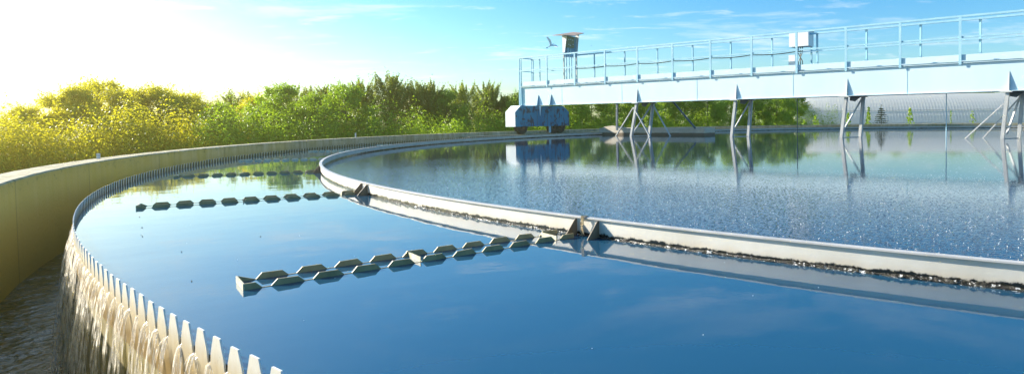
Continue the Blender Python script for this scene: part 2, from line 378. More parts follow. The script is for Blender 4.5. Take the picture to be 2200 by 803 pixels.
# weir plate with teeth, standing on the launder wall
NT = 952
def weir():
    root = empty('weir', (CX,CY,0), 0, 'circular weir with a row of cream picket teeth that water spills over into the channel', 'weir')
    mb = MB(); t = .002; zb = -.13
    for i in range(NT):
        c = 2*pi*i/NT; p = 2*pi/NT
        jz = random.uniform(-.002,.002); jw = random.uniform(.95,1.06)
        prof = [(-.5,-.016),(-.415,-.016),(-.375,.010),(-.19*jw,ZT+jz),(.19*jw,ZT+jz),(.375,.010),(.415,-.016),(.5,-.016)]
        pts = [(u,z) for u,z in prof]; base = len(mb.v); n = len(pts)
        for (R) in (RW+t, RW-t):
            for u,z in pts: a = c+u*p; mb.v.append((R*cos(a), R*sin(a), z))
            for u,z in pts: a = c+u*p; mb.v.append((R*cos(a), R*sin(a), zb))
        for k in range(n-1):
            mb.f.append((base+k, base+k+1, base+n+k+1, base+n+k)[::-1])
            mb.f.append((base+2*n+k, base+2*n+k+1, base+3*n+k+1, base+3*n+k))
            mb.f.append((base+k, base+k+1, base+2*n+k+1, base+2*n+k))
    po = mb.build('toothed_plate', M['weir'], root); po.data.materials.append(M['weir_in'])
    for q in po.data.polygons:
        c = q.center
        if (c.x*q.normal.x + c.y*q.normal.y) < -8: q.material_index = 1
    fixn(MB().lathe([(RW-.11,-1.08),(RW-.11,-.05),(RW-.006,-.05),(RW-.006,-1.08)], seg=720).build('launder_wall', M['launder'], root))
    return root
weir()

# streams of falling water, one through every notch
def nappes():
    mb = MB(); rnd = random.Random(3); p = 2*pi/NT
    i0 = int(NT*(360-232)/360); i1 = int(NT*(360-84)/360)
    J = 26
    for i in range(i0, i1):
        a = (i+.5)*p
        v = rnd.uniform(.17,.25); w0 = .030; w1 = rnd.uniform(.022,.030); w2 = rnd.uniform(.045,.085); sh = rnd.uniform(-.012,.012)
        strips = [(0, w0, w1, w2, v, 7)]
        for k in range(4): strips.append((rnd.uniform(-.045,.045), .004, .004, rnd.uniform(.003,.007), v*rnd.uniform(.6,1.4), 3))
        for (du, a0, a1, a2, vv, K) in strips:
            b = len(mb.v)
            for j in range(J+1):
                tt = .345*(j/J)**.8
                x = -.030 + vv*tt + (.02 if j > 0 else 0)*min(1, j/3)
                z = .000 - .5*9.8*tt*tt - (.004 if j else 0)
                if z < CHZ-.02: z = CHZ-.02
                q = j/J
                ww = a0 + (a1-a0)*min(1, q*3) if q < .35 else a1 + (a2-a1)*(q-.35)/.65
                for k in range(K):
                    u = (k/(K-1)-.5)
                    amp = .002 + .012*q
                    nn = noise.noise(Vector((i*3.1+u*9+du*40, z*3.5, 0)))*amp
                    r = RW + x + (1-4*u*u)*(.008 if K > 3 else .002)*(1-.5*q) + nn
                    tt_ = du*(1 if q > .2 else q*5) + u*ww + sh*q + noise.noise(Vector((i*1.7, z*3, 5)))*.007*q
                    aa = a + tt_/RW
                    mb.v.append((r*cos(aa), r*sin(aa), z))
            for j in range(J):
                for k in range(K-1):
                    mb.f.append((b+j*K+k, b+j*K+k+1, b+(j+1)*K+k+1, b+(j+1)*K+k))
    o = mb.build('falling_water', M['fall'], smooth=True, loc=(CX,CY,0))
    tag(o, 'thin streams of water spilling between the weir teeth into the channel', 'falling water', kind='stuff')
nappes()

# ------------------------------------------------------------------ baffle ring
ARM0, DARM = -128.3, 360/33
def ring():
    root = empty('scum_baffle', (CX,CY,0), 0, 'cream steel baffle ring with a flat top flange standing in the middle of the tank', 'baffle ring')
    fixn(MB().lathe([(RB-.003,-.12),(RB-.003,ZR-.006),(RB+.003,ZR-.006),(RB+.003,-.12)], seg=1080).build('baffle_plate', M['baffle'], root))
    fixn(MB().lathe([(RB-.014,ZR-.006),(RB-.014,ZR),(RB+.015,ZR),(RB+.015,ZR-.006)], seg=1080).build('top_flange', M['leg2'], root))
    for k in range(-1, 8):
        for d in (-.30, .30):
            a = radians(-127.45 + d - DARM*k); e = Vector((cos(a), sin(a), 0)); t = Vector((-sin(a), cos(a), 0))
            MB().prism([(0,-.03),(.09,-.03),(.075,.004),(.012,ZR-.012),(0,ZR-.012)], e*(RB+.004), e, (0,0,1), t, .004).build('gusset', M['gusset'], root)
    return root
M['leg2'] = painted('flange_steel', (.55,.53,.50), (.42,.41,.39), .45, 9, rust=(.3,.25,.2), rust_lo=.7)
ring()
# scum line clinging to the ring
def scum():
    mb = MB(); n = 2600; a0, a1 = -205, -95; m = 7
    for i in range(n+1):
        a = radians(a0+(a1-a0)*i/n); x = a*RB
        deg = a0+(a1-a0)*i/n
        s = max(.15, min(1, (deg+160)/40)) * (.55+.9*abs(noise.noise(Vector((x*2.2,0,0)))) )
        for k in range(m):
            t = pi*k/(m-1)
            jj = 1+.7*noise.noise(Vector((x*22, k*1.3, 2)))+.4*noise.noise(Vector((x*70, k*2, 4)))
            r = RB+.004 + (1-cos(t))*.5*.030*s*jj; z = -.003+sin(t)*.010*s*jj + (.012*s*jj if k < 3 else 0)
            mb.v.append((r*cos(a), r*sin(a), z))
    for i in range(n):
        for k in range(m-1):
            mb.f.append((i*m+k, (i+1)*m+k, (i+1)*m+k+1, i*m+k+1))
    o = mb.build('floating_scum', M['scum'], loc=(CX,CY,0)); tag(o, 'black wet scum line floating along the foot of the baffle ring', 'scum', kind='stuff')
scum()
# bubbles and specks on the inner water
def bubbles():
    mb = MB(); rnd = random.Random(11)
    def hemi(x, y, r, zz=0, n=6):
        b = len(mb.v)
        for (s_, c_) in ((0,1),(.6,.8)):
            for k in range(n): mb.v.append((x+r*c_*cos(2*pi*k/n), y+r*c_*sin(2*pi*k/n), zz+r*s_))
        mb.v.append((x,y,zz+r))
        for k in range(n):
            k2 = (k+1)%n; mb.f.append((b+k,b+k2,b+n+k2,b+n+k)); mb.f.append((b+n+k,b+n+k2,b+2*n))
    for i in range(4500):
        y = 2.0*(9/2.0)**(rnd.random()**1.3); x = -3.5 + rnd.random()*(y*.62+3.9)
        dx, dy = x-CX, y-CY
        if dx*dx+dy*dy > (RB-.05)**2: continue
        hemi(dx, dy, rnd.uniform(.0012,.003))
    for i in range(90):
        y = rnd.uniform(1.4, 7); x = -3 + rnd.random()*7; dx, dy = x-CX, y-CY; r2 = sqrt(dx*dx+dy*dy)
        if RB+.1 < r2 < RW-.1: hemi(dx, dy, rnd.uniform(.0008,.0018))
    o = mb.build('bubbles', M['bub'], smooth=True, loc=(CX,CY,0)); tag(o, 'tiny pale bubbles scattered over the tank water', 'bubbles', kind='stuff')
M['bub'] = painted('bubble_white', (.75,.78,.8), (.6,.64,.68), .15, 5)
bubbles()

# ------------------------------------------------------------------ notched troughs
def trough(phase, plate):
    root = empty('notched_trough', (0,0,0))
    L = 1.28                         # x: 0 at the free (outer) end, grows towards the ring
    zn, zt = .0015, .0215
    def side(y, ph):
        pts = [(0,zt)]
        x = .075 + ph - .1255*3
        while x < L:
            for (dx, z) in ((0,zn),(.019,zt),(.081,zt),(.100,zn)):
                if .03 < x+dx < L: pts.append((x+dx, z + random.uniform(-.0012,.0012)*(z > .01)))
            x += .1255
        pts.append((L, pts[-1][1]))
        mb = MB(); n = len(pts)
        for yy in (y-.003, y+.003):
            for (px,pz) in pts: mb.v.append((px,yy,pz))
            for (px,pz) in pts: mb.v.append((px,yy,-.07))
        for k in range(n-1):
            mb.f.append((k,k+1,n+k+1,n+k)); mb.f.append((2*n+k,3*n+k,3*n+k+1,2*n+k+1)); mb.f.append((k,2*n+k,2*n+k+1,k+1))
        return fixn(mb.build('side_plate', M[plate], root))
    side(-.0725, 0); side(.0725, phase)
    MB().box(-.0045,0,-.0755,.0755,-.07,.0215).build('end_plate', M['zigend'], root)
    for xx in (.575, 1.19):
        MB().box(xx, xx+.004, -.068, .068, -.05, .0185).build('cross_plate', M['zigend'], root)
    return root
M['zig_pale'] = painted('pale_notched_steel', (.74,.68,.50), (.56,.50,.32), .42, 14)  # lighter copy for the far troughs, their brightness in light put into the colour
M['zigend'] = painted('lit_end_plate', (.62,.58,.42), (.45,.40,.24), .45, 20, rust=(.12,.12,.03), rust_lo=.62)  # lighter steel for outward-facing plates, sunlight put into the colour
arm_labels = ['longest notched trough, nearest the camera, in front of the roped pair of gussets',
 'second notched trough from the camera, joining the ring at the next pair of gussets',
 'third notched trough back, meeting the left end of the baffle ring',
 'fourth notched trough back, pale against the green tree reflection',
 'fifth notched trough back, close under the far outer wall',
 'sixth notched trough back, a sliver just above the ring rim',
 'seventh notched trough back, mostly hidden behind the ring rim',
 'farthest notched trough, hardly visible over the ring rim']
p_out = (15.622, -128.63); p_in = (14.35, -127.85)
for k in range(0, 8):
    ao = radians(p_out[1]-DARM*k); ai = radians(p_in[1]-DARM*k)
    O = Vector((CX+p_out[0]*cos(ao), CY+p_out[0]*sin(ao), 0)); I = Vector((CX+p_in[0]*cos(ai), CY+p_in[0]*sin(ai), 0)); d = I-O
    vd = (O+I)/2; dd = d.normalized(); off = .145*(vd.x*dd.x+vd.y*dd.y)/(-vd.x*dd.y+vd.y*dd.x)
    ph = (-.022, -.016)[k] if k < 2 else (-off*1.0 if False else off)
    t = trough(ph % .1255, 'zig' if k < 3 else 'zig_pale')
    t.location = O; t.rotation_euler = (0,0,atan2(d.y,d.x))
    tag(t, arm_labels[k], 'notched trough', 'notched troughs between weir and baffle ring')
# rope tied round the flange
def rope():
    a = radians(-127.52); e = Vector((cos(a), sin(a), 0)); t = Vector((-sin(a), cos(a), 0)); b = e*(RB+.02)
    mb = MB()
    for k in range(5):
        o = (k-2)*.003
        mb.tube([b+t*(o)+e*(-.034)+Vector((0,0,ZR+.003)), b+t*o*1.5+Vector((0,0,ZR+.006)), b+t*(o*1.2+.004)+e*.004+Vector((0,0,ZR-.02)), b+t*(o*.6-.004)+Vector((0,0,ZR-.045)), b+t*(o*2)+e*.003+Vector((0,0,ZR-.075-.01*(k%3)))], .0018, 5)
    mb.tube([b+t*.012*cos(q*pi/4)+Vector((0,0,ZR-.028+.010*sin(q*pi/4)))+e*.004 for q in range(9)], .0022, 5)
    o = mb.build('rope', M['rope'], loc=(CX,CY,0)); tag(o, 'frayed straw coloured rope knotted over the baffle ring between two gussets', 'rope')
rope()

# ------------------------------------------------------------------ bridge (local: x along, y = depth behind the front face, z up)
BW = .55
def bridge():
    root = empty('bridge', BO, BR_ROT, 'long pale blue scraper bridge with handrails and legs, crossing the tank on a wheeled carriage', 'bridge')
    XL, XR = -17.2, 7.0
    g = MB()
    g.box(XL, XR, -.004, .008, 1.12, 1.80); g.box(XL, XR, -.045, .06, 1.105, 1.119); g.box(XL, XR, -.05, .06, 1.802, 1.816)
    g.build('girder', M['girder'], root)
    g = MB(); g.box(-12.9, XR, BW-.008, BW+.004, 1.12, 1.80); g.box(-12.9, XR, BW-.06, BW+.045, 1.105, 1.119); g.box(XL, XR, BW-.06, BW+.05, 1.802, 1.816)
    g.build('girder', M['girder'], root)
    g = MB(); g.box(XL, XR, -.045, BW+.045, 1.819, 1.838)
    for i in range(18): g.box(XL+.3+1.4*i, XL+.36+1.4*i, .012, BW-.012, 1.13, 1.24)
    g.build('deck', M['deck'], root)
    for (y, ph) in ((-.03,-15.8), (BW+.03,-14.06)):
        s = -1 if y < 0.2 else 1
        hr = MB(); hr.box(XL-.08, XR, y-.024, y+.024, 2.89, 2.937); hr.box(XL-.08, XR, y-.018, y+.018, 2.40, 2.437)
        h = hr.build('handrail', M['rail'], root)
        tb = MB().box(XL-.02, XR, y-.004, y+.004, 1.862, 2.005).build('toe_board', M['girder'], root)
        x = ph; xs = []
        while x > XL+.3: x -= 1.405
        x += 1.405
        while x < XR: xs.append(x); x += 1.405
        for x in xs:
            yy = y + s*.028
            p = MB(); p.box(x-.031, x+.031, yy-.004, yy+.004, 1.765, 2.90); p.box(x+.018, x+.026, yy-.03 if s > 0 else yy+.004, yy-.004 if s > 0 else yy+.03, 1.84, 2.90)
            p.build('post', M['rail'], h)
        for x in (XL-.10, XL-.01):
            MB().box(x-.022, x+.022, y-.02, y+.02, 1.12 if s < 0 else 1.84, 2.94).build('post', M['rail'], h)
    MB().box(XL-.12, XL-.085, -.008, BW+.008, 2.90, 2.935).build('end_rail', M['rail'], root)
    MB().box(XL-.12, XL-.085, -.008, BW+.008, 2.41, 2.435).build('end_rail', M['rail'], root)
    for x in (-15.1, -12.3, -9.3, -6.1, -3.0, .4, 3.6):
        MB().box(x, x+.012, -.0075, -.0041, 1.12, 1.80).build('seam', M['rail'], root)
    # slack cable hung under the front mid rail
    pts = []; x = -14.4
    while x <= -5.7: pts.append((x, -.005, 2.375 - .03*abs(sin((x+14.4)/1.405*pi)))); x += .2
    MB().tube(pts, .013, 6).build('cable', M['cable'], root)
    # stiffener fins on the front girder at the carriage
    for x in (-15.62, -15.18-.45+.0):
        pass
    for x in (-16.35, -15.68):
        MB().prism([(0,1.12),(-.09,1.12),(-.01,1.50)], (x,-.005,0), (0,1,0), (0,0,1), (1,0,0), .10).build('fin', M['panelblue'], root)
    # support frames
    def frame(kind, xf, xb, lean):
        fr = MB(); fr.bar((xf-lean, 0, .0), (xb-lean*.7, BW, .0), .03, .03)
        f_ = fr.build('support_frame', M['leg'], root)
        MB().box(xf-.16, xf+.1, -.09, .09, 1.075, 1.103).build('cap_plate', M['leg'], f_)
        MB().box(xb-.16, xb+.1, BW-.09, BW+.06, 1.075, 1.103).build('cap_plate', M['leg'], f_)
        l = MB(); l.prism([(-.05,-.05),(.05,-.05),(.05,-.038),(-.038,-.038),(-.038,.05),(-.05,.05)], (0,0,0), (1,0,0), (0,1,0), (0,0,1), 0.0001)
        def leg(xt, yt, xb_, yb_, w=.085):
            m = MB()
            d = Vector((xb_-xt, yb_-yt, -1.28))
            m.bar((xt, yt-w/2, 1.10), (xt+d.x, yb_-w/2, -.18), w, .012, up=(0,1,0)) if False else None
            # angle section: a wide lit flange and a web at right angles
            for (ax, ay, bx, by) in ((-w/2,-w/2, w/2,-w/2+.010), (w/2-.010,-w/2, w/2, w/2)):
                top = [(xt+ax,yt+ay,1.10),(xt+bx,yt+ay,1.10),(xt+bx,yt+by,1.10),(xt+ax,yt+by,1.10)]
                bot = [(xb_+ax,yb_+ay,-.2),(xb_+bx,yb_+ay,-.2),(xb_+bx,yb_+by,-.2),(xb_+ax,yb_+by,-.2)]
                m.add(bot+top, [(0,3,2,1),(4,5,6,7),(0,1,5,4),(1,2,6,5),(2,3,7,6),(3,0,4,7)])
            return m.build('leg', M['leg'], f_)
        leg(xf, 0, xf-lean, 0); leg(xb, BW, xb-lean*.7, BW)
        # tall wedge plate on the girder face and dark bracket underneath
        MB().prism([(0,1.12),(-.10,1.12),(-.004,1.56)], (xf+.03,-.006,0), (0,.6,0), (0,0,1), (1,0,0), .012).build('wedge_plate', M['leg'], f_)
        MB().prism([(-.04,1.118),(-.04,.99),(.10,.96),(.30,1.118)], (xf+.05,BW*.45,0), (1,0,0), (0,0,1), (0,1,0), .02).build('bracket', M['dark_steel'], f_)
        def br(p, q, w=.045, m='leg'): MB().bar(p, q, w, .03).build('brace', M[m], f_)
        if kind == 'plain':
            br((xb-.03, BW-.03, 1.05), (xf-lean+.06, .05, .20))
        if kind == 'splay':
            br((xf-.07, -.02, .83), (xf-lean-.84, -.02, -.06)); br((xb-.08, BW-.02, .94), (xb-.9, BW-.02, -.06), .05)
            br((xb-.04, BW-.05, 1.03), (xf-.02, .05, .12))
        if kind == 'wide':
            br((xf-.15,-.02,.93), (xf-.95,-.02,-.05)); br((xf-.13,-.02,.95), (xf+.56,-.02,-.05), .055)
            br((xb-.02,BW-.04,1.03), (xb-.95,BW-.02,0.0)); br((xb+.03,BW-.02,1.0), (xb+.72,BW-.02,-.03), .05)
            br((xb,BW-.08,1.06), (xf-.2,.06,.10), .04)
    frame('wide', -11.66, -11.41, .30)
    frame('plain', -7.93, -7.71, .18)
    frame('plain', -4.57, -4.29, .16)
    frame('splay', -.73, -.48, .13)
    frame('plain', 3.0, 3.25, .16)
    MB().bar((-12.53,.02,1.1), (-12.55,.02,.19), .07, .05).build('hanger', M['dark_steel'], root)
    MB().bar((-10.60,BW,1.12), (-9.92,BW+.3,.23), .10, .05).build('hanger', M['dark_steel'], root)
    MB().tube([(-6.22,BW,1.12), (-6.22,BW,-.2)], .012, 6).build('guide_rod', M['dark_steel'], root)
    MB().tube([(-2.18,BW,1.12), (-2.18,BW,-.2)], .012, 6).build('guide_rod', M['rail'], root)
    # ---- carriage: x (radial) -16.62..-16.1, y (tangential) -1.16..+1.5
    x0, x1 = -16.62, -16.10; y0, y1 = CAR
    hexa = [(y0,.34),(y1,.34),(y1,.86),(y1-.30,1.09),(y0+.26,1.09),(y0,.86)]
    cb = MB().prism(hexa, ((x0+x1)/2,0,0), (0,1,0), (0,0,1), (1,0,0), x1-x0).build('carriage', M['carriage'], root)
    cb.data.materials.append(M['carriage_white'])
    fixn(cb)
    for p in cb.data.polygons:
        if p.normal.y < -.4: p.material_index = 1
    MB().prism([(y0-.001,.335),(y0+.03,.335),(y0+.03,.87),(y0-.001,.87)], (x1+.004,0,0), (0,1,0), (0,0,1), (1,0,0), .012)
    for yy in (y0+1.02, y0+1.52, y0+1.9):
        MB().box(x1, x1+.006, yy, yy+.012, .36, 1.07).build('seam', M['dark_steel'], cb)
    for yy, n_ in ((y0+.36, 1), (y1-.42, 2)):
        wz = .07+.25
        for q in range(n_):
            yw = yy - q*.34
            wm = MB(); rp = [(.14,-.10),(.235,-.10),(.25,-.08),(.25,.08),(.235,.10),(.14,.10)]
            tmp = MB().lathe(rp, seg=40)
            wm.add([(v[2]+x1-.13, v[0]+yw, v[1]+wz) for v in tmp.v], tmp.f)
            wo = fixn(wm.build('wheel', M['tyre'], cb))
            tmp = MB().lathe([(.001,-.085),(.14,-.085),(.14,.085),(.001,.085)], seg=32)
            hb = MB().add([(v[2]+x1-.13, v[0]+yw, v[1]+wz) for v in tmp.v], tmp.f)
            hub = MB().tube([(x1-.05, yw, wz), (x1+.0, yw, wz)], .055, 12); hb.add(hub.v, hub.f)
            fixn(hb.build('hub', M['rusty'], cb))
    MB().bar((x1+.03, y1-1.05, .10), (x1+.03, y1-1.05, .34), .06).build('rail_sweeper', M['rail'], cb)
    MB().prism([(0,1.08),(.10,1.08),(.05,.72)], (x1+.02, y0+1.1,0), (0,1,0), (0,0,1), (1,0,0), .03).build('fin', M['girder'], cb)
    return root
CAR = (-1.30, 1.36)
bridge()

# track beam that the carriage wheels run on
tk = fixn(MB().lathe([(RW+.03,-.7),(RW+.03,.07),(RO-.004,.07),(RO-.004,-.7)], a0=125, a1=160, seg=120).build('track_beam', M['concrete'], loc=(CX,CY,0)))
tag(tk, 'low concrete beam under the bridge carriage wheels beside the outer wall', 'beam')

# scum box behind the legs
def scum_box():
    root = empty('scum_box', BO, BR_ROT, 'long low concrete scum box standing in the water behind the first bridge legs', 'scum box')
    x0, x1, y = -14.40, -9.80, 1.2
    MB().box(x0, x1, y, y+.06, -.2, .245).build('front_wall', M['boxc'], root)
    MB().box(x0, x1, y+.6, y+.66, -.2, .255).build('back_wall', M['boxc'], root)
    MB().box(x0, x0+.05, y+.061, y+.599, -.2, .25).build('end_wall', M['boxc'], root)
    MB().box(x1-.05, x1, y+.061, y+.599, -.2, .25).build('end_wall', M['boxc'], root)
    MB().box(x0+.051, x1-.051, y+.061, y+.599, .05, .08).build('floor_slab', M['boxc'], root)
    MB().prism([(0,.245),(1.2,.245),(.9,.30),(.5,.335),(.15,.30)], (x0+.1,y+.03,0), (1,0,0), (0,0,1), (0,1,0), .05).build('sludge_heap', M['boxc'], root)
def m_boxc():
    m, nt, b = mat('scum_box_concrete'); z = zof(nt)
    g = ramp(nt, noisen(nt, coords(nt), 3, 8, .65), [(.3, (.55,.48,.38)), (.7, (.72,.64,.52))])
    d = ramp(nt, math_(nt, 'ADD', z, math_(nt, 'MULTIPLY', noisen(nt, coords(nt), 5, 8, .7), .04)), [(.09, (1,1,1)), (.105, (0,0,0))])
    c = mix(nt, d, g, (.20,.15,.10)); nt.links.new(c, b.inputs['Base Color']); b.inputs['Roughness'].default_value = .8
    bump(nt, b, noisen(nt, coords(nt), 20, 8), .4, .01); return m
M['boxc'] = m_boxc()
scum_box()

# ------------------------------------------------------------------ control panel and cabinet on the bridge
def control_panel():
    root = empty('hooded_switchboard', BO, BR_ROT, 'hooded switch panel on tall thin legs above the carriage end of the bridge', 'control panel')
    x0, x1 = -15.12, -14.98; y0, y1 = .10, .80
    for yy in (y0+.03, y1-.02): MB().box(x0, x0+.04, yy-.02, yy+.02, 1.84, 3.0).build('leg', M['leg'], root)
    MB().box(x0-.02, x0-.005, y0, y1, 2.98, 3.62).build('back_panel', M['panelblue'], root)
    MB().prism([(x0-.005,2.98),(x0+.10,2.98),(x0+.22,3.60),(x0-.005,3.60)], (0,y0+.006,0), (1,0,0), (0,0,1), (0,1,0), .012).build('side_panel', M['white'], root)
    MB().prism([(x0-.005,2.98),(x0+.06,2.98),(x0+.16,3.74),(x0-.005,3.74)], (0,y1-.006,0), (1,0,0), (0,0,1), (0,1,0), .012).build('side_panel', M['white'], root)
    MB().box(x0-.004, x0+.012, y0+.013, y1-.013, 2.84, 2.976).build('lower_board', M['white'], root)
    r = MB(); r.add([(x0-.20,y0-.28,3.60),(x0+.34,y0-.30,3.56),(x0+.34,y0+.30,3.60),(x0-.20,y0+.30,3.72),(x0+.34,y1+.06,3.74),(x0-.2,y1+.06,3.82)], [(0,1,2,3),(3,2,4,5)])
    ro = r.build('roof', M['roofing'], root); sm = ro.modifiers.new('thick', 'SOLIDIFY'); sm.thickness = .02
    b = MB().box(x0+.0125, x0+.12, y0+.10, y1-.22, 3.18, 3.56).build('switch_box', M['oldbox'], root)
    for (yy,zz) in ((.28,3.46),(.38,3.47),(.48,3.45),(.28,3.28),(.36,3.25),(.5,3.3)): MB().tube([(x0+.12,yy,zz),(x0+.145,yy,zz)], .022, 10).build('knob', M['stake'], b)
    for (yy, yt) in ((.24,.30),(.38,.36),(.50,.46)):
        MB().tube([(x0+.05,yt,3.18),(x0+.04,yt,3.02),(x0+.04,yy,2.80),(x0+.04,yy,1.84)], .017, 8).build('conduit', M['rail'], root)
control_panel()
def cabinet():
    root = empty('control_cabinet', (BO[0]+.24*cos(BR_ROT), BO[1]+.24*sin(BR_ROT), 0), BR_ROT, 'plain white control cabinet on a stand behind the middle of the front handrail', 'cabinet')
    y = BW+.02
    MB().box(-6.66, -6.07, y-.12, y+.26, 2.57, 2.99).build('housing', M['white'], root)
    MB().box(-6.68, -6.05, y-.14, y+.28, 2.992, 3.005).build('lid', M['white'], root)
    MB().box(-6.72, -6.52, y-.03, y-.01, 1.84, 2.35).build('cable_shield', M['white'], root)
    for (a,b) in ((-6.45,-6.30),(-6.38,-6.36),(-6.32,-6.42)):
        MB().tube([(a,y+.05,2.568),(a,y+.03,2.4),(b,y,2.15),(b,y,1.842)], .013, 8).build('conduit', M['cable'], root)
    for a in (-6.60,-6.12): MB().box(a-.02,a+.02,y+.2,y+.24,1.84,2.568).build('leg', M['rail'], root)
cabinet()

# ------------------------------------------------------------------ stakes on the wall, birds
for (deg, h, lab) in ((206.4,.055,'short white stake on the wall top near the left edge'), (175.2,.11,'short white stake on the wall top before the middle trees')):
    a = radians(deg); o = MB().box(-.012,.012,-.012,.012,0,h).box(-.014,.014,-.014,.014,h,h+.006).build('marker_stake', M['stake'], loc=(CX+(RO+.18)*cos(a), CY+(RO+.18)*sin(a), ZO-.002)); tag(o, lab, 'stake')
def bird(loc, s, rz, label, m):
    mb = MB(); n = 8; prof = [(-.5,.005),(-.42,.03),(-.2,.07),(.05,.085),(.25,.06),(.33,.035),(.40,.045),(.46,.035),(.52,.008)]
    for (x,r) in prof:
        for k in range(n): mb.v.append((x*s, r*s*cos(2*pi*k/n), r*s*.9*sin(2*pi*k/n)))
    for i in range(len(prof)-1):
        for k in range(n): mb.f.append((i*n+k, i*n+(k+1)%n, (i+1)*n+(k+1)%n, (i+1)*n+k))
    for sg in (-1, 1):                                   # raised wings, bent at the wrist
        pts = [(.20,.05,.02),(.24,.35,.34),(.05,.80,.62),(-.12,.78,.60),(-.06,.36,.30),(-.14,.05,.02)]
        b = len(mb.v)
        for dz in (.012,-.012):
            for (x,y,z) in pts: mb.v.append((x*s, sg*y*s, (z+dz)*s))
        mb.f += [(b,b+1,b+4,b+5),(b+1,b+2,b+3,b+4),(b+11,b+10,b+7,b+6),(b+10,b+9,b+8,b+7)]
        for i in range(6): mb.f.append((b+i, b+(i+1)%6, b+6+(i+1)%6, b+6+i))
    b = len(mb.v); mb.v += [(-.45*s,.03*s,0),(-.45*s,-.03*s,0),(-.72*s,-.10*s,.01*s),(-.72*s,.10*s,.01*s),(-.6*s,0,.02*s)]; mb.f += [(b,b+1,b+2,b+3),(b,b+1,b+4)]
    o = mb.build('bird', m, loc=loc); o.rotation_euler = rz; tag(o, label, 'bird'); return o
bird((-6.22, 30.0, 4.10), .44, (.9,-.5,.9), 'white gull flying just left of the hooded switch panel', M['bird'])
bird((-11.9, 30.0, 2.78), .07, (.2,0,.3), 'tiny dark bird in the sky over the middle trees', M['birddark'])
bird((-4.3, 30.0, 4.05), .05, (.2,0,.3), 'tiny speck of a bird right of the hooded switch panel', M['birddark'])

# ------------------------------------------------------------------ trees
def leafquad(mb, p, s, rnd, nrm):
    n = (nrm + Vector((rnd.gauss(0,.55), rnd.gauss(0,.55), rnd.gauss(.15,.5)))).normalized()
    t = n.orthogonal().normalized(); t = Matrix.Rotation(rnd.random()*6.28, 3, n) @ t; b = n.cross(t)
    l, w_ = s*rnd.uniform(.8,1.3), s*rnd.uniform(.45,.8); k = len(mb.v)
    mb.v += [tuple(p-t*l*.5), tuple(p+b*w_*.5), tuple(p+t*l*.5), tuple(p-b*w_*.5)]; mb.f.append((k,k+1,k+2,k+3))
def crown_broad(rnd, H, R, n, s, base=.10):
    mb = MB(); clumps = []
    for i in range(110):
        u = rnd.random(); z = H*(base + (1-base)*u)
        prof = R*(sin(pi*min(.97, .2+.76*u))**.6)
        a = rnd.random()*6.28; q = sqrt(rnd.random())*.88
        clumps.append((Vector((cos(a)*prof*q, sin(a)*prof*q, z)), rnd.uniform(.10,.27)*R))
    for i in range(n):
        c, r = rnd.choice(clumps); d = Vector((rnd.gauss(0,1), rnd.gauss(0,1), rnd.gauss(0,1))).normalized()
        rr = r*(rnd.random()**.4)*(1+.35*noise.noise(d*2+c)); leafquad(mb, c+Vector((d.x*rr, d.y*rr, d.z*rr*.9)), s, rnd, d)
    for k in range(170):                                    # young shoots breaking the outline
        c, r = rnd.choice(clumps); d = Vector((rnd.gauss(0,.7), rnd.gauss(0,.7), rnd.uniform(.4,1.2))).normalized()
        p = c + d*r*.9; L = rnd.uniform(.15,.42)
        for q in range(13): t = q/12; leafquad(mb, p+d*L*t+Vector((rnd.gauss(0,.035*(1.3-t)), rnd.gauss(0,.035*(1.3-t)), 0)), s*.85, rnd, d)
    return mb
def crown_pine(rnd, H, R, n, s):
    mb = MB(); tips = []
    for i in range(80):
        u = rnd.random()**.8; z = H*(.12+.86*u); prof = R*(1.0-.55*u**2.2)*rnd.uniform(.5,1.0); a = rnd.random()*6.28
        tips.append((Vector((cos(a)*prof, sin(a)*prof, z)), rnd.uniform(.12,.22)*R, Vector((cos(a)*.7, sin(a)*.7, 1)).normalized()))
    for k in range(10): tips.append((Vector((rnd.gauss(0,.16)*R, rnd.gauss(0,.16)*R, H*rnd.uniform(.9,1.0))), .14*R, Vector((rnd.gauss(0,.2),rnd.gauss(0,.2),1)).normalized()))
    for i in range(n):
        c, r, ax = rnd.choice(tips); t = rnd.gauss(0,.8); d = Vector((rnd.gauss(0,1), rnd.gauss(0,1), rnd.gauss(0,1))).normalized()
        p = c + ax*t*r*1.3 + d*r*(rnd.random()**.5)*max(.25, 1-.35*(t+1)); leafquad(mb, p, s, rnd, (ax+d*.7).normalized())
    for i in range(n//3):
        u = rnd.random(); a = rnd.random()*6.28; q = R*(.9-.6*u)*rnd.random(); leafquad(mb, Vector((cos(a)*q, sin(a)*q, H*(.05+.85*u))), s, rnd, Vector((cos(a),sin(a),.2)))
    return mb
def trunk_mb(rnd, H, R, lo=.07):
    mb = MB().tube([(0,0,-.1),(.02,.01,H*.3),(-.03,.02,H*.6),(.01,-.01,H*.93)], lo, 7, .015)
    for k in range(9):
        z = H*rnd.uniform(.15,.75); a = rnd.random()*6.28; mb.tube([(0,0,z),(cos(a)*R*.4, sin(a)*R*.4, z+H*.07),(cos(a)*R*.8, sin(a)*R*.8, z+H*.15)], .025, 5, .006)
    return mb
protos = {}
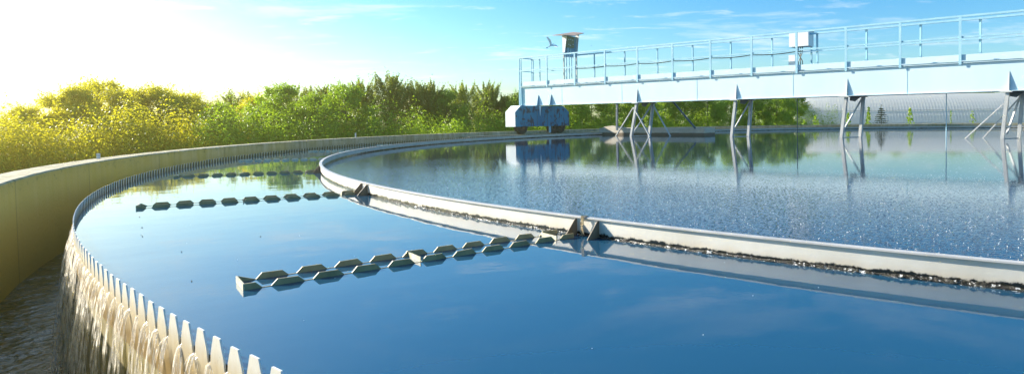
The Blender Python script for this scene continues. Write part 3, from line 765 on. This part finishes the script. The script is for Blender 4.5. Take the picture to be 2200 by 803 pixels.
def proto(kind, i):
    key = (kind, i)
    if key in protos: return protos[key]
    rnd = random.Random(hash(kind) % 97 + i*31 if False else {'broad':5,'lime':50,'pine':90}[kind] + i*7)
    H, R = 4.0, {'broad':1.75,'lime':1.75,'pine':1.5}[kind]*rnd.uniform(.9,1.15)
    cm = crown_pine(rnd, H, R, 19000, .085) if kind == 'pine' else crown_broad(rnd, H, R, 21000, .095)
    root = empty('pine_tree' if kind == 'pine' else 'broadleaf_tree', (0,0,0))
    cm.build('crown', M[{'broad':'leaf_a','lime':'leaf_lime','pine':'leaf_pine'}[kind]], root)
    trunk_mb(rnd, H, R).build('trunk', M['bark'], root)
    protos[key] = [root, False, H]; return protos[key]
def place(kind, i, x, y, ztop, rz, wide=1.0):
    p = proto(kind, i); o = p[0] if not p[1] else copy_tree(p[0]); p[1] = True
    k = (ztop-GZ)/p[2]; o.location = (x,y,GZ); o.rotation_euler = (0,0,rz); o.scale = (k*wide,k*wide,k); return o
def at(px, py, Y):
    u = px-ppx; v = py-ppy; cr, sr = cos(roll), sin(roll); u, v = cr*u+sr*v, -sr*u+cr*v
    d = Vector((u, f_px*cos(pitch)-v*sin(pitch), -f_px*sin(pitch)-v*cos(pitch)))
    return Vector((0,0,EYE)) + d*(Y/d.y)
TL = [(-260,17),(0,20),(400,23),(800,27),(1100,32),(1400,40),(1750,46)]
def depth(px):
    for (a,b),(c,d) in zip(TL, TL[1:]):
        if px <= c: return b+(d-b)*(px-a)/(c-a)
    return TL[-1][1]
rt_ = random.Random(21)
# (image column, top row, kind) of every treetop measured along the tree line
tops = [(-190,262,'lime'),(-90,262,'lime'),(20,255,'lime'),(62,234,'lime'),(130,207,'lime'),(172,196,'lime'),(210,181,'lime'),(258,194,'lime'),(298,203,'lime'),(340,194,'lime'),(384,219,'lime'),(400,210,'lime'),
 (440,225,'lime'),(470,226,'broad'),(512,210,'pine'),(545,212,'lime'),(600,188,'broad'),(648,200,'pine'),(672,210,'broad'),(706,196,'pine'),(742,190,'broad'),(778,184,'pine'),(838,172,'pine'),(886,190,'pine'),
 (925,186,'pine'),(958,200,'broad'),(996,192,'pine'),(1046,187,'pine'),(1082,212,'pine'),(1118,204,'broad'),(1165,200,'broad'),(1215,197,'broad'),(1270,196,'broad'),(1322,194,'broad'),(1370,191,'broad'),
 (1420,194,'broad'),(1470,190,'broad'),(1520,193,'broad'),(1570,189,'broad'),(1620,192,'broad'),(1668,189,'broad'),(1700,194,'broad')]
lk = {'lime':'yellow-green leafy tree','broad':'bright green leafy tree','pine':'dark olive pine with spiky top'}
ords = ['first','second','third','fourth','fifth','sixth','seventh','eighth','ninth','tenth','eleventh','twelfth','thirteenth','fourteenth','fifteenth','sixteenth','seventeenth','eighteenth','nineteenth','twentieth']
cnt = {}
vis = [t for t in tops if t[0] > 0]
leftside = [t for t in vis if t[0] < 1100]; right = [t for t in vis if t[0] >= 1100]
for j, (px, py, kind) in enumerate(tops):
    Y = depth(px) + rt_.uniform(0,2.2) + (2.0 if kind == 'pine' else 0)
    q = at(px, py, Y); o = place(kind, j % 3, q.x, q.y, q.z, rt_.random()*6.28, rt_.uniform(.85,1.1) if px < 1100 else 1.0)
    if px < 0: lab = lk[kind]+(' beyond the left edge of the view, nearer one' if px > -150 else ' beyond the left edge of the view, farther one')
    elif px < 1100:
        a = leftside.index((px,py,kind)); b = len(leftside)-1-a
        lab = f'{lk[kind]}, {ords[a]} treetop from the left edge' if a <= b else f'{lk[kind]}, {ords[b]} treetop left of the bridge carriage'
    else:
        a = right.index((px,py,kind)); lab = f'{lk[kind]} under the bridge, {ords[a]} to the right of the carriage edge'
    tag(o, lab, 'tree', 'pines in the tree belt' if kind == 'pine' else 'leafy trees in the tree belt')
# trees behind the hangar
for j in range(11):
    px = 1740 + j*62; q = at(px, 198 + 3*sin(j*2.1), 60); o = place('broad', j % 3, q.x, q.y, q.z, j*1.3, 1.1)
    tag(o, f'green tree behind the white hangar, {ords[j]} from its left end', 'tree', 'trees behind the hangar')
# undergrowth in front of the tree belt
def undergrowth():
    for (name, m, lo, hi) in (('undergrowth','leaf_lime',-260,470), ('undergrowth','leaf_a',440,1790)):
        mb = MB(); rnd = random.Random(lo+999); px = lo
        bushes = []
        while px < hi:
            Y = depth(px) - rnd.uniform(.8,2.2); tz = rnd.uniform(.1,1.5); q = at(px, 250, Y)
            bushes.append((Vector((q.x, q.y, GZ)), rnd.uniform(.7,1.1), tz)); px += rnd.uniform(9,20)
        N = int(len(bushes)*1500)
        for i in range(N):
            c, R, tz = bushes[i % len(bushes)]
            d = Vector((rnd.gauss(0,1), rnd.gauss(0,1), abs(rnd.gauss(0,1)))).normalized(); h = tz-GZ
            r = (rnd.random()**.3)*(1+.35*noise.noise(d*2.3+c))
            leafquad(mb, c+Vector((d.x*R*r, d.y*R*r, d.z*h*r)), .075, rnd, d)
        o = mb.build(name, M[m]); tag(o, 'dense leafy undergrowth in front of the tree belt', 'undergrowth', kind='stuff')
undergrowth()

# ------------------------------------------------------------------ hangar and saplings
def hangar():
    X0, X1, YC, R = 8.95, 40.0, 50.2, 3.3
    root = empty('hangar', (X0, YC, GZ), radians(-8), 'long white corrugated round-roofed hangar beyond the tank on the right', 'hangar')
    mb = MB(); n = 24; pitch_ = .22; k = 0; x = 0
    xs = []
    while x < X1-X0: xs += [(x,0),(x+.14,0),(x+.16,.006),(x+.20,.006)]; x += pitch_
    for (x,dr) in xs:
        for j in range(n+1):
            a = pi*j/n; mb.v.append((x, -(R+dr)*cos(a), (R+dr)*sin(a)))
    for i in range(len(xs)-1):
        for j in range(n): mb.f.append((i*(n+1)+j, (i+1)*(n+1)+j, (i+1)*(n+1)+j+1, i*(n+1)+j+1))
    fixn(mb.build('shell', M['hangar'], root))
    e = MB(); 
    for j in range(n):
        a, b = pi*j/n, pi*(j+1)/n
        e.add([(-.08,-(R+.09)*cos(a),(R+.09)*sin(a)),(-.08,-(R+.09)*cos(b),(R+.09)*sin(b)),(-.08,-(R-.12)*cos(b),(R-.12)*sin(b)),(-.08,-(R-.12)*cos(a),(R-.12)*sin(a)),
               (.12,-(R+.09)*cos(a),(R+.09)*sin(a)),(.12,-(R+.09)*cos(b),(R+.09)*sin(b)),(.12,-(R-.12)*cos(b),(R-.12)*sin(b)),(.12,-(R-.12)*cos(a),(R-.12)*sin(a))],
              [(0,1,2,3),(4,7,6,5),(0,4,5,1),(2,6,7,3)])
    fixn(e.build('end_rim', M['white'], root))
    e = MB(); e.v = [(.0,-(R-.1)*cos(pi*j/n),(R-.1)*sin(pi*j/n)) for j in range(n+1)]; e.f = [tuple(range(n+1))]
    e.build('end_wall', M['hangar'], root)
    for zz in (1.1, 2.05):
        yy = -sqrt((R+.035)**2-zz*zz); MB().box(.15, X1-X0, yy-.012, yy+.01, zz-.012, zz+.012).build('purlin', M['purlin'], root)
M['purlin'] = painted('purlin', (.5,.5,.52), (.4,.4,.42), .5, 3)
hangar()
def sapling(px, Y, ztop, kind, name, label, wd=.30, dens=1.0):
    rnd = random.Random(px); q = at(px, 250, Y); H = ztop-GZ; root = empty(name, (q.x,q.y,GZ), 0, label, 'sapling' if kind != 'spruce' else 'spruce')
    mb = MB()
    if kind == 'spruce':
        t = .9
        while t > .35:
            rr = (1-t)*1.0+.03
            for k in range(11):
                a = rnd.random()*6.28
                for s_ in range(16):
                    f_ = rnd.random(); leafquad(mb, Vector((cos(a)*rr*f_, sin(a)*rr*f_, H*t - .10*f_*rr + rnd.gauss(0,.015))), .06, rnd, Vector((0,0,1)))
            t -= .045
        for k in range(30): leafquad(mb, Vector((rnd.gauss(0,.02),rnd.gauss(0,.02),H*rnd.uniform(.9,1.0))), .05, rnd, Vector((1,0,0)))
        mb.build('foliage', M['leaf_dark'], root)
    else:
        for k in range(int(150*dens)):
            u = rnd.random(); a = rnd.random()*6.28; rr = wd*(1-u*.85)*sqrt(rnd.random())
            leafquad(mb, Vector((cos(a)*rr, sin(a)*rr, H*(.42+.58*u))), .12 if kind != 'thin' else .08, rnd, Vector((cos(a)*.5,-.8,.3)))
        mb.build('foliage', M['leaf_a'], root)
    MB().tube([(0,0,-.05),(.01,0,H*.6),(0,0,H*.97)], .018, 6, .004).build('stem', M['bark'], root)
sapling(1727, 33, .40, 'leafy', 'sapling', 'low leafy shoot at the left end of the hangar', .2, .5)
sapling(1752, 33, .66, 'leafy', 'sapling', 'small spreading sapling near the left end of the hangar', .38, .7)
sapling(1822, 33, .80, 'leafy', 'sapling', 'sapling seen between the third pair of bridge legs', .26, .6)
sapling(1866, 33, 1.05, 'leafy', 'sapling', 'narrow bright sapling just left of the dark spruce', .22, .8)
sapling(1893, 33, 1.18, 'spruce', 'spruce_tree', 'small dark layered spruce in front of the white hangar')
sapling(1955, 33, .98, 'leafy', 'sapling', 'tallest leafy sapling right of the dark spruce', .32, .9)
sapling(2043, 33, .82, 'thin', 'sapling', 'thin columnar sapling beyond the second guide rod', .08, .6)
sapling(2090, 33, .80, 'leafy', 'sapling', 'sparse sapling left of the rightmost splayed legs', .32, .35)

# ------------------------------------------------------------------ thin haze added for a yellow glow towards the sun
def added_haze():
    hz = MB().box(-160+CX, 160+CX, -160+CY, 160+CY, GZ-1.2, 5.6).build('haze', None); m = bpy.data.materials.new('haze'); m.use_nodes = True; nt = m.node_tree; nt.nodes.clear()
    v = nd(nt, 'ShaderNodeVolumePrincipled'); o = nd(nt, 'ShaderNodeOutputMaterial'); nt.links.new(v.outputs[0], o.inputs['Volume'])
    v.inputs['Color'].default_value = (1, .84, .30, 1); v.inputs['Density'].default_value = .0036; v.inputs['Anisotropy'].default_value = .88
    hz.data.materials.append(m); tag(hz, 'warm thin haze in the air over the tank and trees', 'haze', kind='stuff')
added_haze()

# bits of debris drifting on the outer water
def debris():
    mb = MB(); rnd = random.Random(4)
    for (px, py) in ((335,401),(282,419),(300,466),(303,505),(305,489),(306,508),(390,541),(412,604),(560,508)):
        u = at(px, py, 5); d = u-Vector((0,0,EYE)); q = Vector((0,0,EYE)) + d*(EYE/-d.z); L = rnd.uniform(.002,.004); a = rnd.random()*3
        pts = [(cos(2*pi*k/7)*L*rnd.uniform(.7,1.2), sin(2*pi*k/7)*L*.5*rnd.uniform(.7,1.2)) for k in range(7)]
        mb.prism(pts, (q.x-CX, q.y-CY, .002), (cos(a),sin(a),0), (-sin(a),cos(a),0), (0,0,1), .003)
    tag(mb.build('floating_debris', M['bark'], loc=(CX,CY,0)), 'small dark bits drifting on the still outer water', 'debris', kind='stuff')
debris()
